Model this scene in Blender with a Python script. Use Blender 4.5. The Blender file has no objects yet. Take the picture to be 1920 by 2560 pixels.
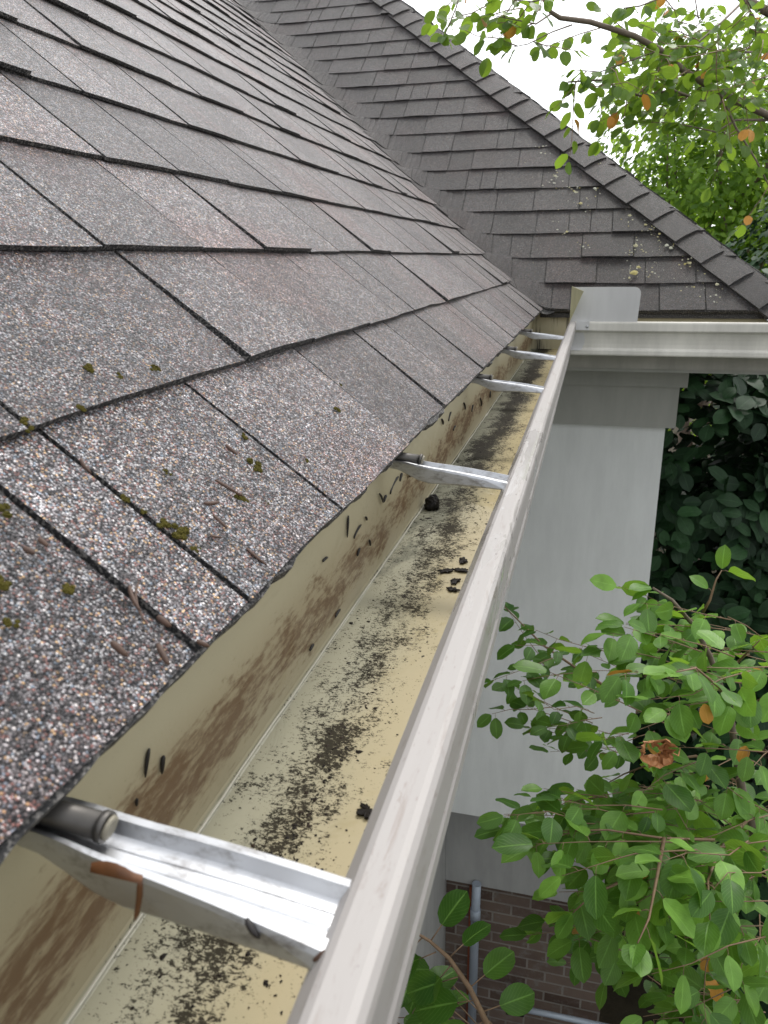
import bpy, math, random
from mathutils import Vector, Matrix, noise
R_ = math.radians
sc = bpy.context.scene
COL = sc.collection
ZC = 4.7                                    # height of the eye above the ground; everything is built in metres from there

# ------------------------------------------------------------------ camera
F_PX, W_PX, H_PX = 1923.0, 1920.0, 2560.0
AX = Vector((0.96739903, 0.06871091, -0.24375793))
AY = Vector((0.25300047, -0.30551, 0.91796209))
AZ = Vector((-0.01139648, -0.94970651, -0.31293397))
EYE = Vector((0, 0, ZC))
def ray(px, py):
    d = Vector((px - W_PX/2, py - H_PX/2, F_PX))
    return Vector((AX.dot(d), AY.dot(d), AZ.dot(d)))
def at(px, py, t):                          # point t metres ahead of the eye
    return EYE + ray(px, py)*(t/F_PX)
cam_d = bpy.data.cameras.new('camera')
cam = bpy.data.objects.new('camera', cam_d); COL.objects.link(cam)
right = Vector((AX[0], AY[0], AZ[0])); down = Vector((AX[1], AY[1], AZ[1])); fwd = Vector((AX[2], AY[2], AZ[2]))
m3 = Matrix((right, -down, -fwd)).transposed()
cam.matrix_world = Matrix.Translation(EYE) @ m3.to_4x4()
cam_d.sensor_fit = 'VERTICAL'; cam_d.sensor_height = 36.0
cam_d.lens = 36.0*F_PX/H_PX
cam_d.clip_start = 0.01; cam_d.clip_end = 500
cam_d.dof.use_dof = True; cam_d.dof.focus_distance = 1.15; cam_d.dof.aperture_fstop = 19.0
sc.camera = cam

# ------------------------------------------------------------------ sky, sun, exposure
SUN_EL, SUN_AZ = R_(50), R_(14)             # azimuth from +Y towards +X
SUN_DIR = Vector((math.sin(SUN_AZ)*math.cos(SUN_EL), math.cos(SUN_AZ)*math.cos(SUN_EL), math.sin(SUN_EL)))
wd = bpy.data.worlds.new('World'); sc.world = wd; wd.use_nodes = True
nt = wd.node_tree; nt.nodes.clear()
def wn(t, **k):
    n = nt.nodes.new(t)
    for a, b in k.items(): setattr(n, a, b)
    return n
sky = wn('ShaderNodeTexSky', sky_type='NISHITA', sun_disc=False, sun_elevation=SUN_EL, sun_rotation=SUN_AZ)
tc = wn('ShaderNodeTexCoord')
dot = wn('ShaderNodeVectorMath', operation='DOT_PRODUCT'); dot.inputs[1].default_value = SUN_DIR
nt.links.new(tc.outputs['Generated'], dot.inputs[0])
cl = wn('ShaderNodeValToRGB')               # thin bright cloud, brightest round the veiled sun
cl.color_ramp.elements[0].position = 0.0; cl.color_ramp.elements[0].color = (0.43, 0.44, 0.455, 1)
cl.color_ramp.elements[1].position = 1.0; cl.color_ramp.elements[1].color = (1.0, 1.0, 1.0, 1)
e = cl.color_ramp.elements.new(0.62); e.color = (0.53, 0.545, 0.565, 1)
mp = wn('ShaderNodeMapRange'); mp.inputs[1].default_value = -1; mp.inputs[2].default_value = 1
nt.links.new(dot.outputs['Value'], mp.inputs[0]); nt.links.new(mp.outputs[0], cl.inputs[0])
sc_ = wn('ShaderNodeVectorMath', operation='SCALE'); sc_.inputs['Scale'].default_value = 25.0
nt.links.new(cl.outputs[0], sc_.inputs[0])
mx = wn('ShaderNodeMix', data_type='RGBA'); mx.inputs[0].default_value = 0.85
nt.links.new(sky.outputs[0], mx.inputs[6]); nt.links.new(sc_.outputs[0], mx.inputs[7])
bg = wn('ShaderNodeBackground'); bg.inputs[1].default_value = 0.10
nt.links.new(mx.outputs[2], bg.inputs[0])
wo = wn('ShaderNodeOutputWorld'); nt.links.new(bg.outputs[0], wo.inputs[0])
sun_d = bpy.data.lights.new('sun', 'SUN'); sun_d.energy = 1.5; sun_d.angle = R_(11); sun_d.color = (1.0, 0.96, 0.9)
sun = bpy.data.objects.new('sun', sun_d); COL.objects.link(sun)
sun.rotation_euler = SUN_DIR.to_track_quat('Z', 'Y').to_euler(); sun.location = (2, 3, 9)
sc.view_settings.view_transform = 'Standard'; sc.view_settings.look = 'None'
sc.view_settings.exposure = 0.0; sc.view_settings.gamma = 1.0
sc.cycles.max_bounces = 8; sc.cycles.diffuse_bounces = 3; sc.cycles.glossy_bounces = 3; sc.cycles.transmission_bounces = 4

# ------------------------------------------------------------------ material helpers
class NT:
    def __init__(s, name):
        s.m = bpy.data.materials.new(name); s.m.use_nodes = True
        s.t = s.m.node_tree; s.t.nodes.clear()
        s.out = s.n('ShaderNodeOutputMaterial')
    def n(s, ty, **k):
        n = s.t.nodes.new(ty)
        for a, b in k.items(): setattr(n, a, b)
        return n
    def set(s, sock, v):
        if isinstance(v, bpy.types.NodeSocket): s.t.links.new(v, sock)
        elif v is not None: sock.default_value = v
    def math(s, op, a, b=None, c=None, clamp=False):
        n = s.n('ShaderNodeMath', operation=op); n.use_clamp = clamp
        s.set(n.inputs[0], a)
        if b is not None: s.set(n.inputs[1], b)
        if c is not None: s.set(n.inputs[2], c)
        return n.outputs[0]
    def mix(s, f, a, b, mode='MIX'):
        n = s.n('ShaderNodeMix', data_type='RGBA', blend_type=mode)
        s.set(n.inputs[0], f); s.set(n.inputs[6], c4(a)); s.set(n.inputs[7], c4(b))
        return n.outputs[2]
    def obj(s, scale=(1, 1, 1), rot=(0, 0, 0), loc=(0, 0, 0)):
        t = s.n('ShaderNodeNewGeometry'); m = s.n('ShaderNodeMapping')
        m.inputs['Scale'].default_value = scale; m.inputs['Rotation'].default_value = rot; m.inputs['Location'].default_value = loc
        s.t.links.new(t.outputs['Position'], m.inputs[0]); return m.outputs[0]
    def noise(s, vec, scale, detail=3, rough=0.55, dist=0.0):
        n = s.n('ShaderNodeTexNoise'); s.set(n.inputs['Vector'], vec)
        n.inputs['Scale'].default_value = scale; n.inputs['Detail'].default_value = detail
        n.inputs['Roughness'].default_value = rough; n.inputs['Distortion'].default_value = dist
        return n.outputs[0]
    def ramp(s, f, stops, interp='LINEAR'):
        n = s.n('ShaderNodeValToRGB'); r = n.color_ramp; r.interpolation = interp
        s.set(n.inputs[0], f)
        while len(r.elements) < len(stops): r.elements.new(0.5)
        for el, (p, c) in zip(r.elements, stops):
            el.position = p; el.color = c4(c) if not isinstance(c, (int, float)) else (c, c, c, 1)
        return n.outputs[0]
    def step(s, f, lo, hi):
        n = s.n('ShaderNodeMapRange', interpolation_type='SMOOTHSTEP'); s.set(n.inputs[0], f)
        n.inputs[1].default_value = lo; n.inputs[2].default_value = hi
        return n.outputs[0]
    def attr(s, name):
        return s.n('ShaderNodeAttribute', attribute_name=name).outputs['Fac']
    def xyz(s, vec):
        n = s.n('ShaderNodeSeparateXYZ'); s.t.links.new(vec, n.inputs[0]); return n.outputs
    def bump(s, h, strength=0.3, dist=0.002):
        n = s.n('ShaderNodeBump'); n.inputs['Strength'].default_value = strength; n.inputs['Distance'].default_value = dist
        s.set(n.inputs['Height'], h); return n.outputs[0]
    def bsdf(s, color, rough=0.5, metal=0.0, spec=0.5, normal=None):
        n = s.n('ShaderNodeBsdfPrincipled')
        s.set(n.inputs['Base Color'], c4(color)); s.set(n.inputs['Roughness'], rough); s.set(n.inputs['Metallic'], metal)
        s.set(n.inputs['Specular IOR Level'], spec)
        if normal is not None: s.t.links.new(normal, n.inputs['Normal'])
        return n.outputs[0]
    def end(s, sh):
        s.t.links.new(sh, s.out.inputs[0]); return s.m
def c4(c):
    if isinstance(c, tuple) and len(c) == 3: return (c[0], c[1], c[2], 1.0)
    return c

def mat_shingle(name, dark=1.0, seed=0.0, spec=.5):
    k = NT(name); v = k.obj(loc=(seed, seed, seed))
    vo = k.n('ShaderNodeTexVoronoi'); k.set(vo.inputs['Vector'], v); vo.inputs['Scale'].default_value = 720
    vo.inputs['Randomness'].default_value = 1.0
    cs = k.n('ShaderNodeSeparateColor'); k.t.links.new(vo.outputs['Color'], cs.inputs[0])
    gran = k.ramp(cs.outputs[0], [(0, (.022, .021, .024)), (.20, (.075, .068, .070)), (.36, (.15, .135, .14)), (.52, (.28, .26, .268)),
                                  (.66, (.17, .085, .075)), (.77, (.36, .355, .36)), (.86, (.38, .25, .14)), (.91, (.16, .19, .23)), (.965, (.50, .47, .46))], 'CONSTANT')
    tone = k.attr('tone')
    sp1 = k.noise(v, 210, 2, .7); sp2 = k.noise(v, 85, 2, .6)
    gran = k.mix(1.0, gran, k.ramp(k.math('ADD', k.math('MULTIPLY', sp1, .6), k.math('MULTIPLY', sp2, .4)), [(.36, .42), (.5, .94), (.62, 1.65)]), 'MULTIPLY')
    blot = k.noise(v, 7.0, 3, .6)
    red = k.step(k.noise(v, 4.2, 2), .50, .66)
    g2 = k.mix(k.math('MULTIPLY', red, .38), gran, (1.0, .66, .62), 'MULTIPLY')
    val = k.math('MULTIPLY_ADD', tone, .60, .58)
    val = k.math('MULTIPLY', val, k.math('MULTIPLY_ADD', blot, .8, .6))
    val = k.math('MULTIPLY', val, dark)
    cmb = k.n('ShaderNodeCombineColor'); [k.set(cmb.inputs[i], val) for i in range(3)]
    col = k.mix(1.0, g2, cmb.outputs[0], 'MULTIPLY')
    mossy = k.math('MULTIPLY', k.step(k.noise(v, 60, 4, .7), .66, .74), .5)
    col = k.mix(mossy, col, (.07, .06, .03))
    h = k.math('MULTIPLY_ADD', vo.outputs['Distance'], -1.6, k.math('MULTIPLY', cs.outputs[1], .8))
    gap = k.step(vo.outputs['Distance'], .42, .72)
    col = k.mix(k.math('MULTIPLY', gap, .85), col, (.018, .016, .017))
    return k.end(k.bsdf(col, .38, 0, spec, k.bump(h, .9, .0012)))
M = {}
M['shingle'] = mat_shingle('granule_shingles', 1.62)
M['shingle_jog'] = mat_shingle('granule_shingles_shaded', .43, 3.3, .24)  # same granules, darker copy: the far slope's shade is put into its colour
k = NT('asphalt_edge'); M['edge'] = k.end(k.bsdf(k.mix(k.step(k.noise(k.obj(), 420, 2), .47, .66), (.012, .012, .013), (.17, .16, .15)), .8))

def mat_gutter_in():
    k = NT('gutter_inside'); v = k.obj()
    x, y, z = k.xyz(v)
    base = k.mix(k.noise(k.obj(scale=(6, 1.2, 6)), 2.2, 3), (.42, .385, .265), (.50, .46, .33))
    # brown smears along the back wall, as they dried there
    n1 = k.noise(k.obj(scale=(1, .55, 1.3), rot=(R_(24), 0, 0)), 22, 6, .68, .6)
    n2 = k.noise(k.obj(scale=(1, .4, 1)), 5, 2, .5)
    band = k.math('MULTIPLY', k.step(z, ZC-.345, ZC-.300), k.math('SUBTRACT', 1.0, k.step(z, ZC-.285, ZC-.235)))
    wet = k.math('ADD', k.math('MULTIPLY', band, .42), k.math('MULTIPLY', n2, .42))
    s1 = k.step(k.math('ADD', k.math('ADD', n1, wet), k.math('MULTIPLY', k.math('SUBTRACT', k.noise(k.obj(scale=(1, .3, 1.4), rot=(R_(30), 0, 0)), 130, 4, .7), .5), .9)), .96, 1.24)
    onwall = k.math('LESS_THAN', x, -.2125)
    s1 = k.math('MULTIPLY', s1, onwall)
    col = k.mix(k.math('MULTIPLY', s1, .85), k.mix(k.math('MULTIPLY', onwall, k.math('MULTIPLY', band, k.math('MULTIPLY_ADD', n2, 1.2, -.2))), base, (.27, .185, .095)), (.125, .060, .024))
    s3 = k.step(k.noise(k.obj(scale=(1, .5, 1.2)), 260, 3, .7), .66, .72)
    col = k.mix(k.math('MULTIPLY', s3, k.math('MULTIPLY', onwall, k.math('MULTIPLY_ADD', band, .5, .12))), col, (.05, .035, .02))
    # black and brown grime on the floor, heaviest towards the corner
    grime = k.noise(k.obj(scale=(1.0, .5, 1)), 14, 6, .7, .8)
    far = k.step(y, .6, 1.7)
    g = k.step(k.math('ADD', grime, k.math('MULTIPLY', far, .42)), .54, .70)
    flo = k.math('LESS_THAN', z, ZC-.333)
    col = k.mix(k.math('MULTIPLY', k.math('MULTIPLY', g, flo), .90), col, (.030, .024, .018))
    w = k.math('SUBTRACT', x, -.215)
    col = k.mix(k.math('MULTIPLY', flo, k.step(k.math('ADD', w, k.math('MULTIPLY', k.noise(k.obj(scale=(1, .4, 1)), 16, 3), .05)), .05, .13)), k.mix(k.math('MULTIPLY', flo, .55), col, (.32, .325, .25)), (.50, .42, .245))  # cool back to yellow by the lip: reflected light painted into the floor colour
    cen = k.math('ADD', .047, k.math('MULTIPLY', k.math('SUBTRACT', k.noise(k.obj(scale=(0, 1, 0)), 4, 1), .5), .06))
    gd = k.math('DIVIDE', k.math('SUBTRACT', w, cen), .030)
    core = k.math('POWER', 2.718, k.math('MULTIPLY', k.math('MULTIPLY', gd, gd), -1.0))
    dens = k.math('ADD', k.math('MULTIPLY', core, k.math('MULTIPLY_ADD', far, .09, .125)), k.math('MULTIPLY', k.math('SUBTRACT', k.noise(k.obj(scale=(1.5, .7, 1), rot=(0, 0, R_(-25))), 26, 5, .7), .5), .50))
    fa = k.noise(k.obj(scale=(.75, 1.25, 1), rot=(0, 0, R_(-25))), 620, 4, .8, .5); fb = k.noise(k.obj(scale=(.8, 1.2, 1)), 240, 4, .75, .6)
    fine = k.step(k.math('ADD', k.math('ADD', k.math('MULTIPLY', fa, .5), k.math('MULTIPLY', fb, .5)), dens), .60, .618)
    col = k.mix(k.math('MULTIPLY', fine, k.math('MULTIPLY', flo, .92)), col, (.010, .007, .005))
    # black run marks on the back wall that faces along the trough
    dr = k.step(k.noise(k.obj(scale=(14, .01, 1.2)), 3.0, 3, .6), .50, .64)
    endw = k.math('MULTIPLY', k.math('GREATER_THAN', y, 3.024), k.math('LESS_THAN', x, -.03))
    col = k.mix(k.math('MULTIPLY', k.math('MULTIPLY', dr, endw), .9), col, (.02, .02, .022))
    rough = k.math('MULTIPLY_ADD', k.noise(k.obj(scale=(1, .4, 1)), 12, 3), .5, .12)
    rough = k.math('ADD', rough, k.math('MULTIPLY', k.math('MAXIMUM', g, fine), .3))
    spc = k.math('MULTIPLY_ADD', k.math('MULTIPLY', k.math('MAXIMUM', g, fine), flo), -.42, .5)
    return k.end(k.bsdf(col, rough, 0, spc, k.bump(k.noise(v, 40, 3), .08, .004)))
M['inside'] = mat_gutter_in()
def mat_lip():
    k = NT('gutter_paint'); v = k.obj(); y_ = k.xyz(v)[1]
    sm = k.step(k.noise(k.obj(scale=(9, 1, 3)), 14, 6, .75, .8), .55, .70)
    scr = k.step(k.noise(k.obj(scale=(2.2, .35, 1), rot=(0, 0, R_(14))), 190, 3, .7), .63, .68)
    sm = k.math('MAXIMUM', sm, k.math('MULTIPLY', scr, .7))
    col = k.mix(k.math('MULTIPLY', sm, .55), (.355, .332, .317), (.20, .15, .122))
    sp = k.step(k.noise(k.obj(scale=(1.4, .7, 1)), 130, 2, .6), .74, .77)
    col = k.mix(k.math('MULTIPLY', sp, .8), col, (.10, .07, .07))
    wet = k.step(k.noise(k.obj(scale=(8, 1.1, 2)), 7, 3, .6, .7), .50, .56)
    rough = k.math('MULTIPLY_ADD', k.math('MULTIPLY', wet, k.math('MULTIPLY', k.step(y_, .38, .52), k.math('SUBTRACT', 1.0, k.step(y_, .85, 1.3)))), -.34, .47)
    return k.end(k.bsdf(col, rough, 0, .4, k.bump(k.noise(k.obj(scale=(3, .5, 1)), 30, 3), .10, .003)))
M['lip'] = mat_lip()
k = NT('mill_aluminium'); M['alu'] = k.end(k.bsdf(k.mix(k.step(k.noise(k.obj(scale=(.5, 1, 1)), 110, 5, .75), .47, .72), (.56, .57, .59), (.30, .29, .285)),
        k.math('MULTIPLY_ADD', k.noise(k.obj(scale=(.3, 1, 1)), 60, 3), .4, .24), 1.0, .5, k.bump(k.noise(k.obj(scale=(.2, 1, 1)), 40, 3), .12, .003)))
k = NT('tarnished_steel'); M['steel'] = k.end(k.bsdf(k.mix(k.noise(k.obj(), 80, 4), (.055, .052, .048), (.16, .15, .14)), .48, .8))
k = NT('weathered_cap'); M['oldcap'] = k.end(k.bsdf(k.mix(k.noise(k.obj(), 200, 3), (.17, .155, .12), (.34, .31, .24)), .55, .2))
k = NT('sealant'); M['seal'] = k.end(k.bsdf((.55, .53, .45), .35))
def mat_paint(name, c, amt=.12, rough=.6):
    k = NT(name)
    a = k.noise(k.obj(scale=(5, 5, .8)), 3.0, 5, .65); b = k.noise(k.obj(scale=(1, 1, .35)), 11, 4, .6)
    f = k.math('ADD', k.math('MULTIPLY', a, .6), k.math('MULTIPLY', b, .4))
    lo = tuple(x*(1-amt*1.6) for x in c); hi = tuple(min(1, x*(1+amt*1.2)) for x in c)
    col = k.mix(k.step(f, .32, .68), lo, hi)
    sp = k.step(k.noise(k.obj(), 55, 3, .6), .76, .80)
    col = k.mix(k.math('MULTIPLY', sp, .35), col, tuple(x*.5 for x in c))
    return k.end(k.bsdf(col, rough, 0, .4, k.bump(k.noise(k.obj(scale=(1, 1, .3)), 90, 3), .15, .002)))
M['wall'] = mat_paint('grey_panel_paint', (.80, .805, .79), .04)
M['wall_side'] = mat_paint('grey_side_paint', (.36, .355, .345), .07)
M['trim'] = mat_paint('trim_paint', (.40, .395, .36), .06)
M['fascia'] = mat_paint('fascia_paint', (.42, .40, .36), .1)
M['face'] = mat_paint('gutter_face_paint', (.66, .635, .575), .10, .4)
M['guard'] = mat_paint('guard_paint', (.58, .575, .57), .05, .4)
M['guard_in'] = mat_paint('guard_inner_paint', (.50, .48, .30), .2, .4)
def mat_brick():
    k = NT('old_brick'); v = k.obj(rot=(R_(90), 0, 0))
    b = k.n('ShaderNodeTexBrick'); k.set(b.inputs['Vector'], v); b.inputs['Scale'].default_value = 1.0
    b.inputs['Brick Width'].default_value = .215; b.inputs['Row Height'].default_value = .075
    b.inputs['Mortar Size'].default_value = .006; b.inputs['Mortar Smooth'].default_value = .15
    b.inputs['Color1'].default_value = (.085, .055, .043, 1); b.inputs['Color2'].default_value = (.17, .125, .10, 1)
    b.inputs['Mortar'].default_value = (.24, .215, .19, 1)
    n = k.noise(k.obj(), 16, 5, .7)
    col = k.mix(k.step(n, .50, .75), b.outputs[0], (.19, .17, .155))
    col = k.mix(k.math('MULTIPLY', k.step(k.noise(k.obj(), 6, 3), .5, .7), .4), col, (.10, .07, .06))
    h = k.math('ADD', k.math('MULTIPLY', b.outputs['Fac'], -1.0), k.math('MULTIPLY', n, .4))
    return k.end(k.bsdf(col, .85, 0, .3, k.bump(h, .6, .006)))
M['brick'] = mat_brick()
k = NT('galvanised'); M['galv'] = k.end(k.bsdf(k.mix(k.noise(k.obj(), 25, 4), (.30, .35, .42), (.42, .46, .52)), .5, .2))
k = NT('rust'); M['rust'] = k.end(k.bsdf((.22, .06, .025), .8))
k = NT('red_paint'); M['red'] = k.end(k.bsdf((.45, .02, .02), .4))
k = NT('soil'); M['soil'] = k.end(k.bsdf(k.mix(k.noise(k.obj(), 5, 6, .7), (.018, .014, .009), (.06, .05, .03)), .95, 0, .2, k.bump(k.noise(k.obj(), 12, 5), .8, .05)))
k = NT('wet_dirt'); M['dirt'] = k.end(k.bsdf(k.mix(k.attr('tone'), (.006, .004, .003), (.035, .022, .012)), .6, 0, .2))
k = NT('mud'); M['mud'] = k.end(k.bsdf((.009, .007, .006), .6, 0, .25, k.bump(k.noise(k.obj(), 300, 3), .7, .003)))
k = NT('needle_brown'); M['needle'] = k.end(k.bsdf(k.mix(k.noise(k.obj(), 120, 3), (.035, .02, .015), (.13, .07, .045)), .6))
k = NT('needle_black'); M['needle_dark'] = k.end(k.bsdf((.014, .011, .01), .5))
k = NT('dead_leaf'); M['dead'] = k.end(k.bsdf(k.mix(k.noise(k.obj(), 90, 4), (.20, .075, .022), (.055, .024, .010)), .5))
k = NT('withered_orange'); M['wither'] = k.end(k.bsdf(k.mix(k.noise(k.obj(), 70, 4), (.55, .26, .10), (.24, .09, .03)), .6))
k = NT('moss'); M['moss'] = k.end(k.bsdf(k.mix(k.noise(k.obj(), 180, 3), (.040, .042, .008), (.13, .105, .018)), .95, 0, .2, k.bump(k.noise(k.obj(), 700, 2), 1, .003)))
k = NT('lichen'); M['lichen'] = k.end(k.bsdf(k.mix(k.attr('tone'), (.50, .50, .42), (.40, .34, .12)), .9))
k = NT('bark'); M['bark'] = k.end(k.bsdf(k.mix(k.noise(k.obj(), 70, 4), (.10, .075, .055), (.24, .19, .15)), .75, 0, .3, k.bump(k.noise(k.obj(), 150, 3), .5, .002)))
k = NT('twig_bark'); M['twig'] = k.end(k.bsdf(k.mix(k.noise(k.obj(), 90, 3), (.14, .09, .05), (.26, .16, .09)), .6))

def mat_leaf(name, lo, hi, trans, tmix=.35, rough=.42, veins=.35, spots=.0):
    k = NT(name); tone = k.math('POWER', k.attr('tone'), 1.35)  # curve darkens most leaves, painting deeper shade into the foliage colour
    uv = k.n('ShaderNodeUVMap', uv_map='UVMap'); x, y, z = k.xyz(uv.outputs[0])
    col = k.mix(tone, lo, hi)
    ax = k.math('ABSOLUTE', k.math('SUBTRACT', x, .5))
    mid = k.math('SUBTRACT', 1.0, k.step(ax, .012, .05))
    sv = k.math('FRACT', k.math('SUBTRACT', k.math('MULTIPLY', y, 8.0), k.math('MULTIPLY', ax, 7.0)))
    sv = k.math('SUBTRACT', 1.0, k.step(k.math('ABSOLUTE', k.math('SUBTRACT', sv, .5)), .02, .14))
    vv = k.math('MAXIMUM', mid, k.math('MULTIPLY', sv, .45))
    col = k.mix(k.math('MULTIPLY', vv, veins), col, tuple(min(1, c*1.6+.04) for c in hi))
    mott = k.noise(k.obj(), 45, 3)
    col = k.mix(k.math('MULTIPLY', k.step(mott, .35, .75), .35), col, tuple(c*.55 for c in lo))
    if spots:
        sp = k.step(k.noise(k.obj(), 170, 2), .72, .76)
        col = k.mix(k.math('MULTIPLY', sp, spots), col, (.05, .03, .01))
    nrm = k.bump(k.math('MULTIPLY', vv, -1.0), .25, .002)
    p = k.bsdf(col, rough, 0, .36, nrm)
    tr = k.n('ShaderNodeBsdfTranslucent'); k.set(tr.inputs[0], k.mix(tone, tuple(c*.6 for c in trans), trans))
    ms = k.n('ShaderNodeMixShader'); ms.inputs[0].default_value = tmix
    k.t.links.new(p, ms.inputs[1]); k.t.links.new(tr.outputs[0], ms.inputs[2])
    return k.end(ms.outputs[0])
M['leaf'] = mat_leaf('leaf_green', (.026, .10, .013), (.23, .45, .07), (.34, .60, .05), .38, .40, .38, .7)
M['leaf_old'] = mat_leaf('leaf_orange', (.62, .25, .04), (.75, .40, .08), (.6, .3, .05), .3, .5, .2)
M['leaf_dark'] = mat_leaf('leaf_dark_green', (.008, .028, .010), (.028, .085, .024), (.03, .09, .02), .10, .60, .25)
M['leaf_far'] = mat_leaf('leaf_far_green', (.06, .14, .018), (.19, .32, .035), (.50, .74, .07), .55, .5, 0)
M['leaf_sky'] = mat_leaf('leaf_branch_green', (.05, .13, .016), (.16, .28, .03), (.40, .62, .06), .50, .42, .3)

# ------------------------------------------------------------------ mesh helpers
class MB:
    def __init__(s): s.v = []; s.f = []; s.mi = []; s.tone = []; s.uv = []; s.sm = []
    def vert(s, p, tone=.5): s.v.append((p[0], p[1], p[2])); s.tone.append(tone); return len(s.v)-1
    def face(s, idx, mi=0, uv=None, smooth=False):
        s.f.append(tuple(idx)); s.mi.append(mi); s.sm.append(smooth)
        s.uv.extend(uv if uv else [(.5, .5)]*len(idx))
    def box(s, a, b, mi=0, tone=.5):
        x0, y0, z0 = a; x1, y1, z1 = b
        i = [s.vert(p, tone) for p in ((x0,y0,z0),(x1,y0,z0),(x1,y1,z0),(x0,y1,z0),(x0,y0,z1),(x1,y0,z1),(x1,y1,z1),(x0,y1,z1))]
        for q in ((0,3,2,1),(4,5,6,7),(0,1,5,4),(1,2,6,5),(2,3,7,6),(3,0,4,7)): s.face([i[j] for j in q], mi)
    def tube(s, pts, rad, n=8, mi=0, caps=True, tone=.5):
        pts = [Vector(p) for p in pts]; N = len(pts)
        if not isinstance(rad, (list, tuple)): rad = [rad]*N
        up = None; rings = []
        for i, p in enumerate(pts):
            d = (pts[min(i+1, N-1)] - pts[max(i-1, 0)]).normalized()
            if up is None:
                up = d.orthogonal().normalized()
            up = (up - d*up.dot(d)).normalized(); sd = d.cross(up)
            rings.append([s.vert(p + (up*math.cos(2*math.pi*j/n) + sd*math.sin(2*math.pi*j/n))*rad[i], tone) for j in range(n)])
        for a, b in zip(rings, rings[1:]):
            for j in range(n): s.face((a[j], a[(j+1) % n], b[(j+1) % n], b[j]), mi, smooth=True)
        if caps:
            s.face(list(reversed(rings[0])), mi); s.face(rings[-1], mi)
    def build(s, name, mats, parent=None, at=None):
        """one mesh object; AT (or the parent's place) is its origin"""
        o3 = Vector(at) if at is not None else (parent_world(parent) if parent else Vector((0, 0, 0)))
        me = bpy.data.meshes.new(name)
        me.from_pydata([(v[0]-o3[0], v[1]-o3[1], v[2]-o3[2]) for v in s.v], [], s.f)
        mats = mats if isinstance(mats, (list, tuple)) else [mats]
        for m in mats: me.materials.append(m)
        me.polygons.foreach_set('material_index', s.mi)
        me.polygons.foreach_set('use_smooth', s.sm)
        a = me.attributes.new('tone', 'FLOAT', 'POINT'); a.data.foreach_set('value', s.tone)
        u = me.uv_layers.new(name='UVMap'); u.data.foreach_set('uv', [c for p in s.uv for c in p])
        me.update()
        o = bpy.data.objects.new(name, me); COL.objects.link(o)
        if parent:
            o.parent = parent; o.location = o3 - parent_world(parent)
        else: o.location = o3
        return o
def parent_world(o):
    p = Vector((0, 0, 0))
    while o: p = p + o.location; o = o.parent
    return p
def tag(o, label=None, cat=None, group=None, kind=None):
    if label: o['label'] = label
    if cat: o['category'] = cat
    if group: o['group'] = group
    if kind: o['kind'] = kind
    return o
def thing(name, loc, label, cat, group=None):
    o = bpy.data.objects.new(name, None); COL.objects.link(o); o.location = loc; o.empty_display_size = .1
    return tag(o, label, cat, group)
def clip(poly, a, b, c):                    # keep a*u + b*v >= c
    out = []
    for i in range(len(poly)):
        p, q = poly[i], poly[(i+1) % len(poly)]
        dp, dq = a*p[0]+b*p[1]-c, a*q[0]+b*q[1]-c
        if dp >= 0: out.append(p)
        if (dp > 0 > dq) or (dp < 0 < dq):
            t = dp/(dp-dq); out.append((p[0]+(q[0]-p[0])*t, p[1]+(q[1]-p[1])*t))
    return out
def zz(z): return ZC + z

# ------------------------------------------------------------------ ground
g = MB()
for i in range(41):
    for j in range(41):
        x = -60+i*3.0; y = -60+j*3.0
        g.vert((x, y, .10*noise.noise((x*.3, y*.3, 0)) - .05))
for i in range(40):
    for j in range(40): g.face((i*41+j, (i+1)*41+j, (i+1)*41+j+1, i*41+j+1), smooth=True)
tag(g.build('ground', M['soil']), kind='structure')

# ------------------------------------------------------------------ roof
SL = .833; CO = 1/math.sqrt(1+SL*SL); SI = SL*CO
X0, Y0, ZE = -.187, 3.0, zz(-.196)          # inner eave corner of the shingles
XE = .722                                    # outer corner of the jog
HOUSE = thing('house', (-1.5, 1.5, 0), 'grey house with weathered brown asphalt shingle roof, painted panel wall and old brick below', 'house')
NU, NV = (1/CO), 1.0
_n = math.sqrt(NU*NU+NV*NV); NU /= _n; NV /= _n
D3 = Vector((-1, 1, SL)).normalized()
U_W, S_W = Vector((1, 0, 0)), Vector((0, CO, SI))
U_M, S_M = Vector((0, -1, 0)), Vector((-CO, 0, SI))
A_V = U_W*NU + S_W*NV; B_V = U_M*NU + S_M*NV
N_W, N_M, N_E = Vector((0, -SI, CO)), Vector((SI, 0, CO)), Vector((SI, 0, CO))
def sag(y): return .004*math.sin(y*1.7) + .002*math.sin(y*4.1+1)
def map_main(u, v, h):
    h += .0025*noise.noise((u*3.1, v*3.1, 4))
    return Vector((X0, u, ZE)) + S_M*v + N_M*h
def map_wing(u, v, h):
    a = u-X0; q = a*NU+v*NV; w = -a*NV + v*NU
    r = .03; sp = lambda t: (t+math.sqrt(t*t+r*r))/2
    wt = .5*(1+q/math.sqrt(q*q+r*r))
    nn = (N_W*wt + N_M*(1-wt)).normalized()
    h += .0025*noise.noise((u*3.1, v*3.1, 9))
    return Vector((X0, Y0, ZE)) + D3*w + A_V*sp(q) + B_V*sp(-q) + nn*h
def map_east(u, v, h):
    return Vector((XE, Y0+u, ZE)) + S_M*v + N_E*h
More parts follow.
